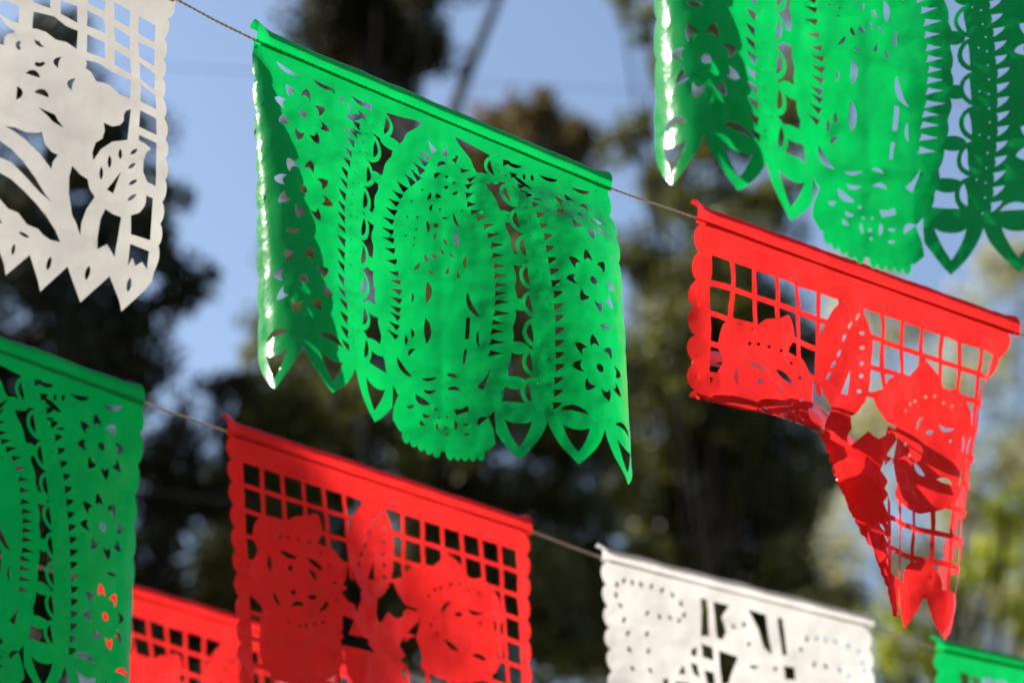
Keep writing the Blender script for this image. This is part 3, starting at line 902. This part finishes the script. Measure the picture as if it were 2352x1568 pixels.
def tree(name, label, depth, blobs, mat, seed, leaf=0.075, trunk=None, bark=None, lai=9.0, trunk_r=0.13, group='trees behind the banners', dj=0.8):
    """blobs = (px, py, radius in photograph pixels, density) at the tree's own distance"""
    rs = random.Random(seed)
    B_ = []
    for (px, py, rp, den) in blobs:
        dd = depth + rs.uniform(-dj, dj)
        B_.append((P(px, py, dd), rp / FPX * dd, den))
    cx = np.mean([b[0] for b in B_], axis=0)
    base = np.array([cx[0], cx[1], 0.0]) if trunk is None else np.array([*P(trunk, 784, depth)[:2], 0.0])
    base[:2] = base[:2]
    root = empty(name, base)
    top = cx + [0, 0, 0.2]
    t = np.linspace(0, 1, 14)[:, None]
    path = base * (1 - t) + top * t + 0.12 * np.sin(t * 7 + seed) * np.array([1, 0.6, 0])
    path[0] = base
    v, f = tube(path, np.linspace(trunk_r, trunk_r * 0.35, 14), 10)
    mesh_obj('trunk', v, f, bark or M_BARK, root)
    for c, r, den in B_:
        j = rs.randint(6, 11)
        a = path[j]
        t = np.linspace(0, 1, 8)[:, None]
        lp = a * (1 - t) + c * t + np.array([0, 0, 0.25]) * np.sin(t * math.pi) * rs.uniform(-0.3, 1)
        v, f = tube(lp, np.linspace(trunk_r * 0.25, 0.012, 8), 6)
        mesh_obj('limb', v, f, bark or M_BARK, root)
    crown_mesh('crown', B_, leaf, mat, root, seed, lai)
    tag(root, label, 'tree', group)
    return root


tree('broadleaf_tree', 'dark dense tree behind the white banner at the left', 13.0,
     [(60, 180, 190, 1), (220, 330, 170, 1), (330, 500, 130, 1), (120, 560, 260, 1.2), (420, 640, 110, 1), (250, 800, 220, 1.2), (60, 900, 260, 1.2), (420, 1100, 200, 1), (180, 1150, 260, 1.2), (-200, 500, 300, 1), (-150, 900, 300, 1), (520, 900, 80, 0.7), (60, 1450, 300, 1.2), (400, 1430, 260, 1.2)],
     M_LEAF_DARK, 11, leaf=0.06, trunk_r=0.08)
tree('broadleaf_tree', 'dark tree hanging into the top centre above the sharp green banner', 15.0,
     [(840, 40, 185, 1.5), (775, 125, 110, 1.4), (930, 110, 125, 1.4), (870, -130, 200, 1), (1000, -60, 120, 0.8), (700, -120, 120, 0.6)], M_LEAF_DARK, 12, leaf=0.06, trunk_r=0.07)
tree('broadleaf_tree', 'tree with golden sunlight painted into its leaves, behind the sharp green banner', 20.0,
     [(1210, 270, 85, 1.1), (1150, 350, 110, 1), (1300, 350, 100, 1), (1230, 470, 190, 1.1), (1050, 480, 140, 1), (900, 520, 180, 1), (700, 280, 85, 0.9), (770, 430, 150, 1.1), (690, 600, 120, 0.8), (900, 330, 110, 0.9)], M_LEAF_GOLD_LIT, 13, leaf=0.075, lai=11.0, trunk_r=0.07)
def grey_limb():
    root = bpy.data.objects['broadleaf_tree.002']
    pts = [P(1175, -90, 15.5), P(1130, 30, 15.6), P(1085, 140, 15.9), P(1042, 250, 16.5), P(1060, 420, 18.0), P(1140, 640, 19.8)]
    p = np.array(pts)
    tt = np.linspace(0, len(p) - 1, 40)
    q = np.stack([np.interp(tt, range(len(p)), p[:, k]) for k in range(3)], 1)
    v, f = tube(q, np.linspace(0.026, 0.06, 40), 8)
    o = mesh_obj('bare_limb', v, f, M_PALE_BARK, root)
    o['label'] = 'pale grey bare limb slanting across the sky'


grey_limb()
tree('broadleaf_tree', 'sparse tree between the sharp green and top right green banners', 17.0,
     [(1480, 70, 65, 0.6), (1540, 170, 60, 0.7), (1460, 320, 90, 0.7), (1530, 430, 90, 0.9), (1640, 300, 150, 0.8), (1650, 80, 150, 0.7), (1820, 250, 170, 0.7), (1900, 60, 150, 0.6), (1420, -40, 80, 0.5), (1760, 480, 130, 0.8), (1600, 600, 170, 1.2)], M_LEAF_OLIVE, 14, leaf=0.06, trunk_r=0.045)
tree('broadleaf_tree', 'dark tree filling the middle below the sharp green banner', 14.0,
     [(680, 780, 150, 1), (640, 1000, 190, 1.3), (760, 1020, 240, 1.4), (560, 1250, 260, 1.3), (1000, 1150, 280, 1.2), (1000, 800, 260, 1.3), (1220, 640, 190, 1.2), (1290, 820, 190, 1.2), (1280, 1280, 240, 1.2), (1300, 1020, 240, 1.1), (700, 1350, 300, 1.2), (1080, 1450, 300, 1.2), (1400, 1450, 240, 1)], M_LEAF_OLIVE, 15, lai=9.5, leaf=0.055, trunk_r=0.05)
tree('broadleaf_tree', 'olive brown tree behind the twisted red banner', 16.5,
     [(1530, 760, 170, 0.9), (1620, 950, 230, 1.4), (1740, 800, 190, 1.0), (1640, 1180, 240, 1.5), (1800, 1080, 190, 1.0), (1560, 1400, 260, 1.5), (1800, 1350, 190, 0.9), (1440, 600, 90, 0.7), (1700, 1550, 240, 1.2), (1650, 620, 160, 0.9)], M_LEAF_OLIVE, 16, lai=10.0, leaf=0.06, trunk_r=0.05)
tree('broadleaf_tree', 'pale sparse tree, backlight painted into its leaves, at the right edge behind the twisted red banner', 22.0,
     [(2000, 700, 200, 0.35), (2200, 850, 220, 0.4), (2000, 1000, 200, 0.45), (2250, 1100, 200, 0.5), (1950, 1300, 200, 0.5), (2200, 1400, 240, 0.6), (2350, 650, 160, 0.4), (2420, 1000, 200, 0.5), (2420, 1400, 240, 0.6)], M_LEAF_BACKLIT, 17, leaf=0.08, lai=6.5, trunk_r=0.04)
tree('broadleaf_tree', 'bright lime green young tree in the lower right corner', 11.0,
     [(2310, 1180, 85, 1.0), (2290, 1290, 90, 1.0), (2200, 1340, 60, 0.4), (2080, 1490, 100, 1.0), (2000, 1430, 60, 0.4), (2350, 1420, 100, 0.6), (2180, 1560, 120, 0.7), (2060, 1620, 120, 0.7)], M_LEAF_LIME, 18, leaf=0.06, trunk_r=0.04, lai=6.0)

def sky_block_tree(x, y, h, r, seed, label):  # unseen tree, added to block sky light from the banner fronts
    rs = random.Random(seed)
    root = empty('broadleaf_tree', (x, y, 0))
    path = np.array([(x + 0.1 * math.sin(i), y + 0.1 * math.cos(i * 1.3), h * 0.8 * i / 8) for i in range(9)])
    v, f = tube(path, np.linspace(0.2, 0.07, 9), 10)
    mesh_obj('trunk', v, f, M_BARK, root)
    B_ = [(np.array([x + rs.uniform(-1, 1) * r * 0.7, y + rs.uniform(-1, 1) * r * 0.7, h * rs.uniform(0.35, 0.95)]), r * rs.uniform(0.45, 0.7), 1.0) for _ in range(9)]
    crown_mesh('crown', B_, 0.16, M_LEAF_DARK, root, seed, 4.0)
    tag(root, label, 'tree', 'trees around the yard')


for i, (x, y, h, r) in enumerate(((3.5, -7, 8, 3.2), (9, -3, 9, 3.4), (-3.5, -8, 8, 3.2), (12, 5, 9, 3.0))):
    sky_block_tree(x, y, h, r, 60 + i, ('added dark sky-blocking tree straight behind the viewer to the right', 'added dark sky-blocking tree standing far to the right of the viewer', 'added dark sky-blocking tree behind the viewer to the left', 'added dark sky-blocking tree beyond the right edge of the picture')[i])


# a leafy tree to the left, outside the picture, whose outer bough shades the lower left banners
def shade_tree():
    sc_ = SUN_C
    T_ = np.array([-0.40, -0.23, -2.99])
    c = T_ + 5.0 * sc_
    B_ = []
    for off, r, den in (((0, 0, 0), 0.20, 3.4), ((-0.16, 0.03, 0.08), 0.20, 3.4), ((0.02, -0.10, -0.03), 0.15, 2.0), ((-0.30, 0.05, 0.15), 0.22, 3.4), ((-0.20, 0.14, 0.10), 0.16, 3.0), ((-0.30, 0.18, 0.16), 0.2, 3.0), ((-0.55, -0.6, 0.0), 0.45, 1.0), ((-1.0, -0.1, 0.1), 0.5, 1.0), ((-1.1, -0.8, 0.4), 0.6, 1.0), ((-1.5, -0.5, -0.3), 0.6, 1.0)):
        B_.append((cw(*(c + np.array(off))), r, den))
    base = np.array([B_[5][0][0], B_[5][0][1], 0.0])
    root = empty('broadleaf_tree', base)
    top = B_[5][0] + [0, 0, 0.3]
    t = np.linspace(0, 1, 12)[:, None]
    path = base * (1 - t) + top * t + 0.08 * np.sin(t * 6) * np.array([1, 0.4, 0])
    v, f = tube(path, np.linspace(0.13, 0.05, 12), 10)
    mesh_obj('trunk', v, f, M_BARK, root)
    for b, r, d in B_:
        v, f = tube(path[8] * (1 - t) + b * t, np.linspace(0.035, 0.008, 12), 6)
        mesh_obj('limb', v, f, M_BARK, root)
    crown_mesh('crown', B_, 0.06, M_LEAF_DARK, root, 91, 7.0)
    tag(root, 'leafy tree beyond the left edge shading the lower left banners', 'tree', 'trees around the yard')


shade_tree()


def cable(pts, label, rad):
    pts = np.array(pts)
    t = np.linspace(0, 1, 40)[:, None]
    v, f = tube(pts[0] * (1 - t) + pts[1] * t - np.array([0, 0, 0.1]) * 4 * t * (1 - t), rad, 6)
    tag(mesh_obj('overhead_cable', v, f, M_CABLE), label, 'cable')


cable([P(-900, 985, 9.0), P(3200, 1330, 12.0)], 'dark overhead cable low behind the banners', 0.004)
cable([P(-900, 60, 11.0), P(3300, 250, 12.0)], 'thin overhead cable across the sky behind the banners', 0.0022)
